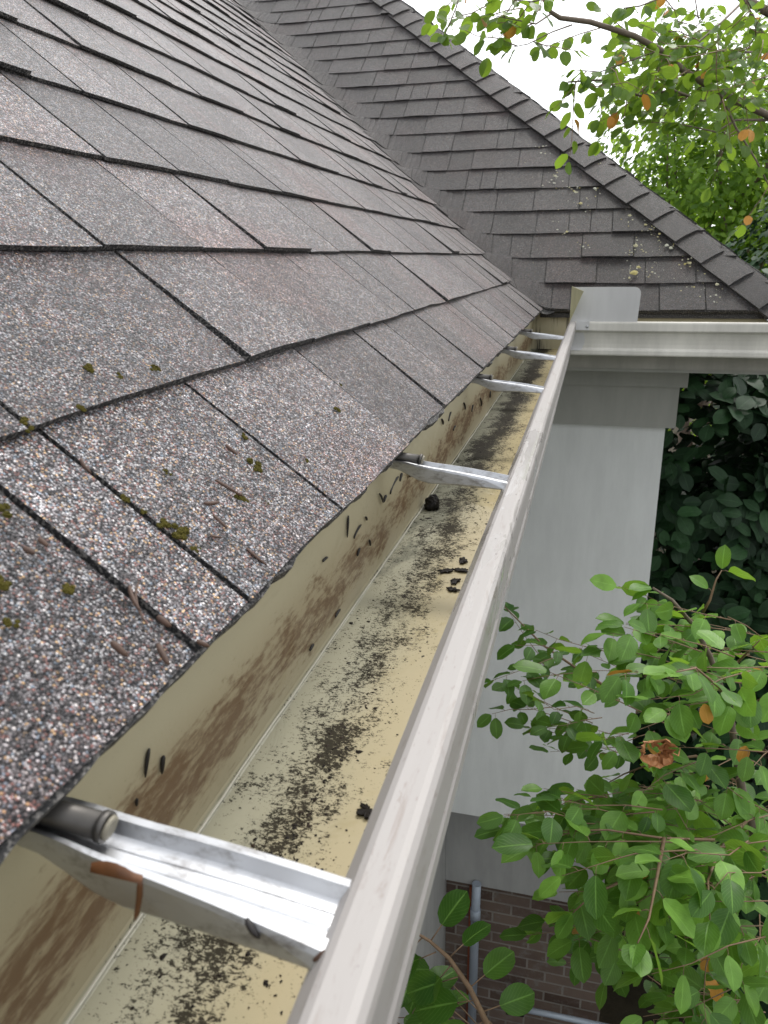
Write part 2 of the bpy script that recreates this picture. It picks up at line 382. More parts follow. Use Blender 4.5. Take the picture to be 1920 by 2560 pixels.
def slab(mb, fmap, u0, u1, v0, v1, h0, h1, th, clips, tone, seed, du=.05, amp=.0016, mi=0):
    """one shingle tab: a thin slab, lifted at its butt edge, cut by half planes"""
    n = max(1, int(math.ceil((u1-u0)/du)))
    cuts = [u0+(u1-u0)*i/n for i in range(n+1)]
    for a, b in zip(cuts, cuts[1:]):
        poly = [(a, v0), (b, v0), (b, v1), (a, v1)]
        for c in clips:
            poly = clip(poly, *c)
            if len(poly) < 3: break
        if len(poly) < 3: continue
        top, bot = [], []
        for (u, v) in poly:
            t = (v-v0)/(v1-v0); h = h0*(1-t)+h1*t
            vv = v
            if t < 1e-4:
                vv = v + amp*noise.noise((u*40, seed, 0)) + amp*1.2*noise.noise((u*9, seed, 3)); h += .0012*noise.noise((u*14, seed, 7))
            top.append(mb.vert(fmap(u, vv, h), tone)); bot.append(mb.vert(fmap(u, vv, h-th), tone))
        mb.face(top, mi)
        for i in range(len(poly)):
            j = (i+1) % len(poly)
            p, q = poly[i], poly[j]
            if abs(p[0]-q[0]) < 1e-7 and ((abs(p[0]-a) < 1e-7 and a > u0+1e-6) or (abs(p[0]-b) < 1e-7 and b < u1-1e-6)): continue
            mb.face((top[i], bot[i], bot[j], top[j]), 1)
def courses(fmap, exp_, ncourse, urange, clipf, seed, fixed={}, wmin=.11, wmax=.27, skip=None, du=.05, hs=1.0):
    rnd = random.Random(seed); mb = MB()
    for c in range(ncourse):
        ua, ub = urange(c); v0 = c*exp_
        v0 += rnd.uniform(-.0025, .0025)
        v1 = v0+exp_+.03
        clips = clipf(c) if callable(clipf) else clipf
        slab(mb, fmap, ua, ub, v0+(.003 if c else -.0010), v1, .0078*hs, .0005, .0075*hs if c else .010, clips, .25, c*1.7+seed, du if c else .012, .0016 if c else .0038, 1)
        us = list(fixed.get(c, []))
        if not us: us = [ua + rnd.uniform(0, .12)]
        while us[0] > ua: us.insert(0, us[0]-rnd.uniform(wmin, wmax))
        while us[-1] < ub:
            us.append(us[-1] + (rnd.uniform(wmin, wmax) if rnd.random() > .2 else rnd.uniform(.06, .1)))
        tall = rnd.random() < .5
        for a, b in zip(us, us[1:]):
            tall = not tall if rnd.random() < .75 else tall
            h = hs*(.0120 if tall else .0106) + rnd.uniform(-.0006, .0010)
            lift = .003*max(0, rnd.gauss(0, .7))
            a2, b2 = max(a, ua)+.0020, min(b, ub)-.0020
            if b2-a2 < .012: continue
            if skip and skip(c, a2, b2): continue
            slab(mb, fmap, a2, b2, v0+rnd.uniform(-.0008, .0012) - (0 if tall else -.001), v1, h+lift, .0036, .0045+lift*.4, clips,
                 min(1, max(0, rnd.gauss(.5, .22) + (.06 if tall else -.06))), rnd.uniform(0, 50), du)
    return mb
EM, EW = .156, .1445
main = courses(map_main, EM, 25, lambda c: (-.75, Y0 + (c+1.3)*EM*CO + .05), lambda c: [(-NU, NV, (.006, .012)[c] - NU*Y0 if c < 2 else .018 - NU*Y0)], 11,
               fixed={0: [.02, .168, .312, .372, .545, .785, 1.0, 1.16, 1.36], 1: [.19, .36, .655, .83, 1.06, 1.24]}, wmin=.11, wmax=.23)
main.build('main_roof', [M['shingle'], M['edge']], HOUSE)
vf = MB(); rows = []
for i in range(41):
    w = -.035+i*.1
    rows.append([vf.vert(map_wing(X0 - w*NV + q*NU, w*NU + q*NV, -.001)) for q in (-.14, -.10, -.06, -.03, 0, .015, .03, .05, .07) ])
for a, b in zip(rows, rows[1:]):
    for j in range(8): vf.face((a[j], a[j+1], b[j+1], b[j]), smooth=True)
for f_ in list(vf.f): pass
vf.build('valley_flashing', M['edge'], HOUSE)
wing = courses(map_wing, EW, 24, lambda c: (X0 - c*EW*CO - .32, XE+.02), [(NU, NV, NU*X0-.12), (-1, -CO, -XE)], 23, wmin=.10, wmax=.21, du=.03, hs=.72)
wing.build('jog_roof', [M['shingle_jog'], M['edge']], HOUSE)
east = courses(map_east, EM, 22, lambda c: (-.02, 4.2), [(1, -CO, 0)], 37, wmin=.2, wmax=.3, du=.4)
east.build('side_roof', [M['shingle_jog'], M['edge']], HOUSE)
# hip caps: bent shingles lapped up the hip
HIPO = Vector((XE, Y0, ZE))
A_H = -(U_W*NU + S_W*NV); B_H = Vector((-A_H[1], -A_H[0], A_H[2]))
def map_hip(q, w, h):
    r = .035; sp = lambda t: (t+math.sqrt(t*t+r*r))/2
    wt = .5*(1+q/math.sqrt(q*q+r*r))
    return HIPO + D3*w + A_H*sp(q) + B_H*sp(-q) + (N_W*wt+N_E*(1-wt)).normalized()*h
rnd = random.Random(5); hip = MB()
EH = .150
for i in range(27):
    w0 = i*EH - .04; w1 = w0+EH+.035; tone = min(1, max(0, rnd.gauss(.42, .2))); qw = .125+rnd.uniform(-.006, .006)
    n = 12; qs = [qw - 2*qw*j/n for j in range(n+1)]
    lf = rnd.uniform(0, .004)
    rows = []
    for (t, hh, m_) in ((0, .0200+lf*.6, 0), (.5, .0170+lf*.3, 0), (1, .0130, 0)):
        rows.append([hip.vert(map_hip(q, w0+(w1-w0)*t - .010*(abs(q)/qw)**2*(1-t) + .002*noise.noise((q*30, i, t)), hh), tone) for q in qs])
    low = [hip.vert(map_hip(q, w0 - .010*(abs(q)/qw)**2 + .002*noise.noise((q*30, i, 0)), .0115), tone) for q in qs]
    for a, b in zip(rows, rows[1:]):
        for j in range(n): hip.face((a[j], b[j], b[j+1], a[j+1]), 0, smooth=False)
    for j in range(n): hip.face((low[j], rows[0][j], rows[0][j+1], low[j+1]), 1)
    for j in (0, n):
        edge = [r[j] for r in rows]; und = [hip.vert(Vector(hip.v[x]) - (N_W if j == 0 else N_E)*.009, tone) for x in edge]
        for x in range(2): hip.face((edge[x], edge[x+1], und[x+1], und[x]), 1)
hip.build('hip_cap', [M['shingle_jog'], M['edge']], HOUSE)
# boarding under the shingles
dk = MB()
def quadslab(pts, nrm, th):
    a = [dk.vert(p) for p in pts]; b = [dk.vert(Vector(p)-nrm*th) for p in pts]; n = len(pts)
    dk.face(a); dk.face(list(reversed(b)))
    for i in range(n): dk.face((a[i], b[i], b[(i+1) % n], a[(i+1) % n]))
L = 4.0
quadslab([map_main(-.75, .03, -.006), Vector((X0, Y0, ZE))+S_M*.03-N_M*.006, Vector((X0, Y0, ZE))+D3*L-N_M*.006, Vector((X0-L*D3[1], -.75, ZE+L*D3[2]))-N_M*.006], N_M, .015)
quadslab([Vector((X0+.02, Y0, ZE))+S_W*.03-N_W*.006, Vector((XE-.03, Y0, ZE))+S_W*.03-N_W*.006, Vector((XE, Y0, ZE))+D3*L-N_W*.006, Vector((X0, Y0, ZE))+D3*L-N_W*.006], N_W, .015)
dk.build('roof_board', M['fascia'], HOUSE)
# drip edge strip under the first course, dark to paint the shadow gap
de = MB()
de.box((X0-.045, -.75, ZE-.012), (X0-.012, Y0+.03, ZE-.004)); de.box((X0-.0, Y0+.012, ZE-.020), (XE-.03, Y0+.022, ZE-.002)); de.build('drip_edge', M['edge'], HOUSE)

# ------------------------------------------------------------------ gutters
XB, YB = -.215, 3.028
PATH = [(0,-.190),(0,-.331),(.0012,-.3345),(.004,-.336),(.145,-.336),(.1485,-.334),(.1495,-.331),(.1495,-.3195),(.148,-.3165),(.144,-.3145),(.1415,-.310),(.142,-.296),(.1445,-.280),(.148,-.267),
        (.1520,-.2575),(.156,-.2525),(.160,-.251),(.162,-.248),(.162,-.2255),(.1613,-.2225),(.1595,-.2205),(.1572,-.2198),(.1465,-.2192),(.1446,-.2200),(.1370,-.2320)]
NL = 16                                     # path points from here on are the front lip
def offset_path(P, d):
    out = []
    for i in range(len(P)):
        a = Vector(P[max(i-1, 0)]); b = Vector(P[min(i+1, len(P)-1)]); t = (b-a).normalized()
        out.append((P[i][0]-(-t[1])*d, P[i][1]-t[0]*d))
    return out
OUTP = offset_path(PATH, .0013)
def sweep(lo, hi, stations, place):
    """sheet metal: the section PATH[lo:hi] with its outer skin, swept through the stations"""
    mb = MB(); loop = [(p, 0) for p in PATH[lo:hi]] + [(p, 1) for p in reversed(OUTP[lo:hi])]
    rings = [[mb.vert(place(p[0], p[1], st)) for p, _ in loop] for st in stations]
    n = len(loop)
    for a, b in zip(rings, rings[1:]):
        for j in range(n):
            k2 = (j+1) % n
            inside = loop[j][1] == 0 and loop[k2][1] == 0 and lo+j < NL
            mb.face((a[j], a[k2], b[k2], b[j]), 0 if inside else 1, smooth=False)
    for r in (rings[0], rings[-1]):
        h = n//2
        for j in range(h-1): mb.face((r[j], r[j+1], r[n-2-j], r[n-1-j]), 1)
    return mb
def place_main(w, z, s):
    y = -.8 + (YB-w+.8)*s
    k_ = w/.16
    return (XB+w+.0012*k_*noise.noise((y*2.2, 0, 3)), y, zz(z)+.0012*k_*noise.noise((y*2.6, 5, 1)))
def place_wing(w, z, s):
    x = XB+w + (.84-XB-w)*s
    return (x, YB-w, zz(z)+.001*(w/.16)*noise.noise((x*3, 8, 1)))
GUT = thing('gutter', (XB+.08, 1.0, zz(-.34)), 'long beige gutter with dirty floor below the shingle edge, running away to the inner corner', 'gutter', 'roof gutters')
GUT2 = thing('gutter', (.3, YB-.08, zz(-.34)), 'clean fronted greige gutter across the far jog, seen from its face', 'gutter', 'roof gutters')
st = [i/40 for i in range(41)]
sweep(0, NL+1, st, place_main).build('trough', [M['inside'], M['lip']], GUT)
sweep(NL, len(PATH), st, place_main).build('front_lip', [M['inside'], M['lip']], GUT)
st = [i/16 for i in range(17)]
tw = sweep(0, NL+1, st, place_wing)
capi = [tw.vert((.84, YB-p[0], zz(p[1]))) for p in PATH[:NL+5]]; tw.face(capi, 1)
tw.build('trough', [M['inside'], M['face']], GUT2)
sweep(NL, len(PATH), st, place_wing).build('front_lip', [M['inside'], M['face']], GUT2)
# bead of sealant in the back corner of the trough
sl = MB(); rnd = random.Random(3)
pts = [(XB+.0028+rnd.uniform(-.0006, .0006), -.7+i*.03, zz(-.3338)) for i in range(124)]
sl.tube(pts, [.0008+.0005*abs(noise.noise((i*.3, 0, 0))) + (.0016 if noise.noise((i*.23, 4, 0)) > .38 else 0) for i in range(124)], 6)
sl.build('sealant', M['seal'], GUT)

def hanger(parent, y, seed, along='y', zoff=0.0):
    """aluminium strap across the trough: channel with a folded front flange and a screw boss at the back"""
    rnd = random.Random(seed)
    o = bpy.data.objects.new('hanger', None); COL.objects.link(o); o.parent = parent
    base = Vector((XB+.08, y, zz(-.225))) if along == 'y' else Vector((y, YB-.08, zz(-.225)))
    o.location = base - parent_world(parent)
    sk = rnd.uniform(-.006, .006)
    def P(w, dy, z):
        if dy < 0: dy *= (.003+.014*min(1, max(0, w)/.14))/.017
        yy = dy + sk*(w/.16)
        return Vector((XB+w, y+yy, zz(z)+zoff)) if along == 'y' else Vector((y-yy, YB-w, zz(z)+zoff))
    mb = MB(); half = .017
    W = [-.004, .010, .022, .034, .046, .060, .080, .100, .120, .140, .1445]
    rows = []
    for w in W:
        t = max(0, min(1, (w-.018)/.035)); rise = (1-t)
        zc = -.2135 + .003*math.sin(w*20) - .0105*max(0, (w-.03)/.114) + .004*rise
        fl = .0165*(1-.72*max(0, (w-.05)/.10))*(1-.62*rise)
        sect = [(half+.0008, zc-.0045), (half, zc-.0002), (half-.0045, zc+.0008), (half-.0065, zc-.0048), (.0045, zc-.0052), (.0030, zc-.0046), (-.0022, zc-.0046), (-.0038, zc-.0052),
                (-half+.0075, zc-.0048), (-half+.0055, zc+.0010), (-half+.0006, zc+.0006), (-half-.0006, zc-.0016), (-half-.0022, zc-fl)]
        rows.append([(mb.vert(P(w, dy, z)), mb.vert(P(w, dy*.985+.0004, z-.0013))) for dy, z in sect])
    n = len(rows[0])
    for a, b in zip(rows, rows[1:]):
        for j in range(n-1):
            mb.face((a[j][0], b[j][0], b[j+1][0], a[j+1][0])); mb.face((a[j][1], a[j+1][1], b[j+1][1], b[j][1]))
        mb.face((a[0][0], a[0][1], b[0][1], b[0][0])); mb.face((a[-1][0], b[-1][0], b[-1][1], a[-1][1]))
    for r in (rows[0], rows[-1]):
        for j in range(n-1): mb.face((r[j][0], r[j+1][0], r[j+1][1], r[j][1]))
    mb.build('strap', M['alu'], o, at=base)
    ms = MB()
    ms.tube([P(-.006, .004, -.2035), P(.046, .004, -.2079)], .0054, 12)
    ms.tube([P(.0445, .004, -.2074), P(.0475, .004, -.2080)], [.0062, .0062], 12)
    ms.build('screw_boss', M['steel'], o, at=base)
    hd = MB(); hd.tube([P(.0475, .004, -.2076), P(.0490, .004, -.2081), P(.0494, .004, -.2082)], [.0050, .0048, .0034], 14)
    hd.build('screw_head', M['oldcap'], o, at=base)
    return o
for i, y in enumerate((.205, .79, 1.40, 1.87, 2.345)): hanger(GUT, y, 40+i)
hanger(GUT2, .60, 50, 'x'); 
# splash guard on the corner, corner strap, mitre strip
YL = YB-.162
sg = MB()
def plate(pts, mi=0, th=.0016, nrm=Vector((0, 1, 0))):
    a = [sg.vert(p) for p in pts]; b = [sg.vert(Vector(p)+nrm*th) for p in pts]; n = len(pts)
    sg.face(a, mi); sg.face(list(reversed(b)), mi)
    for i in range(n): sg.face((a[i], b[i], b[(i+1) % n], a[(i+1) % n]), mi)
xa, xb_, zt, zb = -.0735, .158, zz(-.102), zz(-.222)
arc = [(xb_-.022+.022*math.sin(t), zt-.022+.022*math.cos(t)) for t in [0, .4, .8, 1.2, 1.571]]
plate([(xa, YL+.006, zb), (xb_-.004, YL+.006, zb)] + [(x, YL+.004, z) for x, z in reversed(arc)] + [(xa, YL+.004, zt)])
f0, f1, f2 = Vector((xa-.001, YL-.002, zb+.003)), Vector((xa-.0005, YL+.003, zt+.003)), Vector((-.033, YL-.066, zz(-.113)))
plate([f0, f2, f1], 1, .0016, Vector((.7, .7, 0)))
sg.build('splash_guard', [M['guard'], M['guard_in']], GUT2)
cs = MB(); cs.box((-.056, YL-.0035, zz(-.2475)), (-.006, YL-.0005, zz(-.2215))); cs.box((-.05, YL-.003, zz(-.2215)), (-.006, YL+.018, zz(-.2175)))
cs.build('corner_strap', M['guard'], GUT2)
rv = MB(); rv.tube([(-.013, YL-.0034, zz(-.235)), (-.013, YL-.006, zz(-.235)), (-.013, YL-.007, zz(-.235))], [.005, .0045, .002], 10)
rv.build('rivet', M['alu'], GUT2)
mt = MB(); pr = [p for p in OUTP[7:15]]
ro = [[mt.vert((x+(.012*(1-((p[1]+.285)/.035)**2) if x > -.05 else 0), YB-p[0]-.0022, zz(p[1]))) for p in pr] for x in (-.075, -.03)]
for j in range(len(pr)-1): mt.face((ro[0][j], ro[1][j], ro[1][j+1], ro[0][j+1]), smooth=True)
mt.build('mitre_strip', M['guard'], GUT2)

# ------------------------------------------------------------------ eaves and walls
fa = MB()
fa.box((XB-.026, -.8, zz(-.40)), (XB-.004, YB+.004, ZE-.016))
fa.box((XB-.026, YB+.0045, zz(-.40)), (XE-.06, YB+.026, ZE-.016)); fa.build('fascia', M['fascia'], HOUSE)
WX, WY = -.60, 3.36                         # main wall plane, panel wall plane
so = MB(); so.box((WX-.02, -.8, zz(-.415)), (XB-.027, WY, zz(-.401))); so.box((XB-.0265, YB+.027, zz(-.415)), (XE-.06, WY+.03, zz(-.401)))
so.build('soffit', M['trim'], HOUSE)
wl = MB(); wl.box((WX+.001, WY, zz(-2.80)), (.330, WY+2.6, zz(-.416))); wl.build('panel_wall', M['wall'], HOUSE)
b1 = MB(); b1.box((WX+.002, WY-.062, zz(-.507)), (.392, WY+2.6, zz(-.4165))); b1.build('frieze_board', M['trim'], HOUSE)
b2 = MB(); b2.box((WX+.002, WY-.034, zz(-.680)), (.366, WY+2.6, zz(-.5075))); b2.build('frieze_board', M['trim'], HOUSE)
bd = MB(); bd.box((WX+.001, WY+.19, zz(-3.44)), (.29, WY+2.5, zz(-2.801))); bd.build('band_board', M['wall_side'], HOUSE)
br = MB(); br.box((WX+.001, WY+.23, -.3), (.33, WY+2.5, zz(-3.4405))); br.build('brick_wall', M['brick'], HOUSE)
mw = MB(); mw.box((WX-.2, -.8, -.3), (WX, WY+2.0, zz(-.416))); mw.build('side_wall', M['wall_side'], HOUSE)
ew = MB(); ew.box((-.9, WY+2.2, zz(-.416)), (.30, WY+2.5, zz(.4)))
# downpipe in front of the brick, a low water pipe with a red valve
py = WY+.16
dp = thing('downpipe', (-.415, py, .05), 'thin blue grey downpipe standing against the dark brick wall', 'downpipe')
a = MB(); a.tube([(-.415, py, .02), (-.415, py, zz(-3.62)), (-.413, py, zz(-3.40))], .026, 14); a.build('pipe', M['galv'], dp)
a = MB(); a.tube([(-.415, py, zz(-3.66)), (-.415, py, zz(-3.58))], .0305, 14); a.build('collar', M['galv'], dp)
a = MB(); a.tube([(-.447, py+.03, .02), (-.447, py+.03, zz(-3.45))], .011, 8); a.build('rusty_rod', M['rust'], dp)
wp = thing('water_pipe', (.1, py+.02, .2), 'low blue grey water pipe with a red valve along the foot of the brick', 'pipe')
q0 = at(1310, 2523, 4.46); q1 = at(1560, 2575, 4.50)
a = MB(); a.tube([q0, (q0+q1)/2, q1, q1+Vector((0, 0, -.6))], .017, 12); a.build('pipe', M['galv'], wp)
a = MB(); qv = at(1283, 2508, 4.42)
for t in range(5):
    an = t*2*math.pi/5; a.tube([qv, qv+Vector((.05*math.cos(an), -.012, .032*math.sin(an)))], [.012, .016], 8)
a.tube([qv+Vector((0, .1, -.05)), qv], .012, 8)
a.build('valve_handle', M['red'], wp)
a = MB(); a.tube([q0+Vector((-.10, 0, -.01)), q0], .04, 12); a.build('valve_body', M['mud'], wp)

# ------------------------------------------------------------------ litter, moss, needles
def hit_plane(px, py, p0, n):
    d = ray(px, py); t = (p0-EYE).dot(n)/d.dot(n); return EYE+d*t
def on_roof(px, py, h=.013): return hit_plane(px, py, Vector((X0, 0, ZE))+N_M*h, N_M)
def r3(x, y): return (x*.5787, 800+y*.5787)
def r2(x, y): return (960+x*.5787, y*.5787)
def r5(x, y): return (x*.5787, 1660+y*.5787)
def r4(x, y): return (960+x*.5787, 700+y*.5787)
def moss_blob(size, seed):
    rnd = random.Random(seed); mb = MB()
    for q in range(rnd.randint(4, 7)):
        c = Vector((rnd.gauss(0, size*.42), rnd.gauss(0, size*.42), 0)); r = size*rnd.uniform(.28, .52)
        rings = []
        for i in range(5):
            ph = i/4*math.pi/2
            rings.append([mb.vert(c+Vector((math.cos(a_)*math.cos(ph), math.sin(a_)*math.cos(ph), .8*math.sin(ph)))*r*(1+.35*noise.noise((a_*2+seed, ph*4, q)))) for a_ in [2*math.pi*j/9 for j in range(9)]])
        for a_, b_ in zip(rings, rings[1:]):
            for j in range(9): mb.face((a_[j], a_[(j+1) % 9], b_[(j+1) % 9], b_[j]))
    return mb
MOSS = [(680,220,.009),(1455,390,.0075),(1060,505,.0055),(1100,625,.0085),(1045,780,.008),(705,880,.0065),(780,930,.0085),(845,990,.005),(540,770,.006),(620,830,.004),(290,1160,.0055),
        (60,1305,.0055),(5,1130,.007),(20,810,.009),(850,1290,.004),(375,205,.006),(1135,45,.006),(1325,610,.005),(1140,785,.006),(350,390,.006),(125,460,.007),(1475,285,.004),(1165,940,.0045),(720,660,.0045),(520,250,.005)]
roofrot = N_M.to_track_quat('Z', 'Y').to_euler()
for i, (x, y, s_) in enumerate(MOSS):
    p = on_roof(*r3(x, y), h=.010)
    o = moss_blob(s_*.74, 100+i).build('moss_tuft', M['moss'], at=(0, 0, 0))
    o.location = p; o.rotation_euler = roofrot
    tag(o, 'small tuft of olive green moss on the nearby shingles', 'moss', 'moss tufts on the main roof')
def stick(name, a, b, r, mat, label, cat, group, bow=.08, lift=Vector((0, 0, 0)), flat=.6):
    a = Vector(a); b = Vector(b); m = (a+b)/2; d = b-a
    sd = d.cross(Vector((.2, .3, .9))).normalized()
    mb = MB(); pts = [a+lift+d*t+sd*(4*t*(1-t)*bow*d.length) for t in (0, .15, .35, .6, .85, 1)]
    mb.tube(pts, [r*.6, r, r*1.1, r, r*.8, r*.3], 6)
    return tag(mb.build(name, mat, at=m), label, cat, group)
for (xa_, ya_, xb2, yb2, r) in [(930,690,1050,762,.0011),(560,1150,610,1260,.0011),(680,1280,740,1325,.0016),(480,1390,550,1452,.0016),(682,1400,730,1490,.0015),(880,792,945,785,.0013),
        (920,840,985,902,.0010),(1065,985,1155,1060,.0009),(165,945,205,978,.0013),(350,600,395,662,.0012),(908,932,960,940,.0009),(975,540,1025,582,.0014),(100,985,150,1010,.0014),(600,1130,640,1320,.0007),(850,1385,905,1410,.0012)]:
    stick('pine_needle', on_roof(*r3(xa_, ya_), h=.0125), on_roof(*r3(xb2, yb2), h=.0130), r, M['needle'], 'dry brown needle lying on the nearby shingles', 'needle', 'dry needles on the main roof', random.Random(xa_).uniform(-.1, .14))
def on_back(px, py): return hit_plane(px, py, Vector((XB+.0015, 0, 0)), Vector((1, 0, 0)))
def on_floor(px, py, h=.001): return hit_plane(px, py, Vector((0, 0, zz(-.336)+h)), Vector((0, 0, 1)))
for (xa_, ya_, xb2, yb2, r) in [(645,365,628,490,.0011),(707,395,700,475,.0013),(592,580,590,615,.0009)]:
    stick('needle_bit', on_back(*r5(xa_, ya_)), on_back(*r5(xb2, yb2)), r, M['needle_dark'], 'black wet needle stuck to the gutter back wall near the first hanger', 'needle', 'needles stuck by the first hanger', .02)
for (xa_, ya_, xb2, yb2) in [(1505,845,1500,940),(1560,885,1530,945),(1580,850,1585,865),(1555,985,1545,1020),(1595,950,1600,975),(1415,1025,1395,1045),(1640,750,1655,790),(1470,1250,1450,1285),(1355,1400,1340,1430)]:
    stick('needle_bit', on_back(*r3(xa_, ya_)), on_back(*r3(xb2, yb2)), .0013, M['needle_dark'], 'dark needle piece stuck to the gutter back wall between the first two hangers', 'needle', 'needles stuck between the first two hangers', .05)
for (xa_, ya_, xb2, yb2) in [(100,810,112,852),(62,850,28,925),(78,835,70,870),(130,815,120,850),(10,930,0,960),(345,530,350,560),(415,510,420,545),(290,570,280,610),(250,600,255,625),(385,540,380,570),(460,480,458,510),(310,630,300,650)]:
    stick('needle_bit', on_back(*r4(xa_, ya_)), on_back(*r4(xb2, yb2)), .0018, M['needle_dark'], 'dark needle piece stuck to the gutter back wall beyond the second hanger', 'needle', 'needles stuck beyond the second hanger', .06)
# floor litter: thousands of tiny wet crumbs
rnd = random.Random(77); lt = MB()
cnt = 0
while cnt < 8500:
    y = .10+rnd.random()**1.35*2.6; w = rnd.uniform(.005, .128)
    x = XB+w
    c1 = noise.noise((w*26, y*11, 1)); c2 = noise.noise((w*90, y*48, 5)); core = math.exp(-((w-.045-.018*math.sin(y*5))/.028)**2)
    dens = .03 + max(0, core*.55 + c1*.9)**1.3 * max(0, c2+.08)*2.2
    if rnd.random() > dens: continue
    cnt += 1
    r = min(.0030, .00050*math.exp(rnd.gauss(0, .6)))
    if y > .8: r *= 1.3
    n = rnd.randint(5, 7); a0 = rnd.random()*6.3; st_ = rnd.uniform(.5, 1.0); rot = rnd.random()*3.14
    z = zz(-.336)+.0003; tone = rnd.random()**2; hh = r*rnd.uniform(.12, .4)
    ring = []
    for j in range(n):
        a_ = a0+2*math.pi*j/n; rr = r*rnd.uniform(.55, 1.25); dx, dy = rr*math.cos(a_), rr*math.sin(a_)*st_
        ring.append(lt.vert((x+dx*math.cos(rot)-dy*math.sin(rot), y+dx*math.sin(rot)+dy*math.cos(rot), z), tone))
    c = lt.vert((x+rnd.uniform(-.2, .2)*r, y+rnd.uniform(-.2, .2)*r, z+hh), tone)
    for j in range(n): lt.face((ring[j], ring[(j+1) % n], c))
tag(lt.build('gutter_litter', M['dirt']), 'fine black and brown crumbs of rotted leaf over the gutter floor', 'litter', kind='stuff')
def clump(size, seed, squash=.6):
    mb = MB(); rings = []
    for i in range(8):
        ph = -math.pi/2+math.pi*i/7
        rings.append([mb.vert(Vector((math.cos(a_)*math.cos(ph), math.sin(a_)*math.cos(ph), squash*math.sin(ph)+squash*.7))*size*(1+.45*noise.noise((math.cos(a_)*1.7*math.cos(ph)+seed, math.sin(a_)*1.7*math.cos(ph), ph*1.5)))) for a_ in [2*math.pi*j/14 for j in range(14)]])
    for a_, b_ in zip(rings, rings[1:]):
        for j in range(14): mb.face((a_[j], a_[(j+1) % 14], b_[(j+1) % 14], b_[j]))
    return mb
def dropped(name, size, seed, p, label, cat, mat='mud', squash=.6, group=None):
    o = clump(size, seed, squash).build(name, M[mat], at=(0, 0, 0)); o.location = p; return tag(o, label, cat, group)
p = on_floor(*r4(178, 985)); dropped('mud_lump', .0125, 3, (XB+.015, p[1], zz(-.335)), 'round black lump in the back corner of the gutter floor', 'lump', squash=.85)
def scrap(size, seed):
    rnd = random.Random(seed); mb = MB(); n = 34
    rr = [size*(.75+.75*noise.noise((math.cos(a_)*1.6+seed*3.1, math.sin(a_)*1.6, 0))+.42*noise.noise((math.cos(a_)*5, math.sin(a_)*5, seed))) for a_ in [2*math.pi*j/n for j in range(n)]]
    t = [mb.vert((rr[j]*math.cos(2*math.pi*j/n)*.75, rr[j]*math.sin(2*math.pi*j/n)*1.2, size*.10+size*.12*rnd.random()), .1) for j in range(n)]
    b = [mb.vert((rr[j]*math.cos(2*math.pi*j/n)*.75, rr[j]*math.sin(2*math.pi*j/n)*1.2, 0), .1) for j in range(n)]
    c = mb.vert((0, 0, size*.25), .2)
    for j in range(n):
        k2 = (j+1) % n; mb.face((t[j], t[k2], c)); mb.face((t[j], b[j], b[k2], t[k2]))
    return mb
def scrapped(size, seed, p, label, group=None):
    o = scrap(size, seed).build('leaf_scrap', M['dirt'], at=(0, 0, 0)); o.location = p; o.rotation_euler = (0, 0, seed*1.3); tag(o, label, 'scrap', group)
scrapped(.0085, 8, on_floor(*r5(1590, 640)), 'large dark scrap of rotted leaf beside the front lip of the near gutter')
for q, (x, y) in enumerate([(440, 885), (270, 1258), (340, 1215), (335, 1255), (310, 1300), (300, 1340)]):
    scrapped(.0085 if q else .012, 20+q, on_floor(*r4(x, y)), 'dark scrap of rotted leaf on the gutter floor beyond the near stretch', 'scraps further along the gutter floor')
# dead leaf folded under the near strap and a needle hanging from it
dl = MB(); pa, pb = at(*r5(395, 862), .286), at(*r5(618, 912), .279)
rr = []
for i in range(7):
    t = i/6; c = pa.lerp(pb, t); wv =   .0030*math.sin(math.pi*min(1, t*1.1+.05))
    rr.append([dl.vert(c+Vector((0, 0, wv))), dl.vert(c+Vector((.002, -.004, 0))), dl.vert(c+Vector((0, 0, -wv*1.1)))])
for a_, b_ in zip(rr, rr[1:]):
    for j in range(2): dl.face((a_[j], b_[j], b_[j+1], a_[j+1]), smooth=True)
tag(dl.build('dead_leaf', M['dead'], at=pa), 'folded reddish brown dead leaf stuck to the lower edge of the nearest strap', 'leaf')
stick('pine_needle', at(*r5(605, 930), .281), at(*r5(583, 1105), .288), .0013, M['dead'], 'reddish needle hanging down from the nearest strap beside the dead leaf', 'needle', None, .04)
stick('twig', at(*r5(1065, 1100), .268), at(*r5(1120, 1185), .266), .0012, M['needle_dark'], 'short black twig hanging off the lower edge of the nearest strap', 'twig', None, .1)
stick('twig', at(*r5(1350, 1283), .262), at(*r5(1415, 1235), .26), .0011, M['needle'], 'short brown twig jammed between the nearest strap and the front lip', 'twig', None, .1)
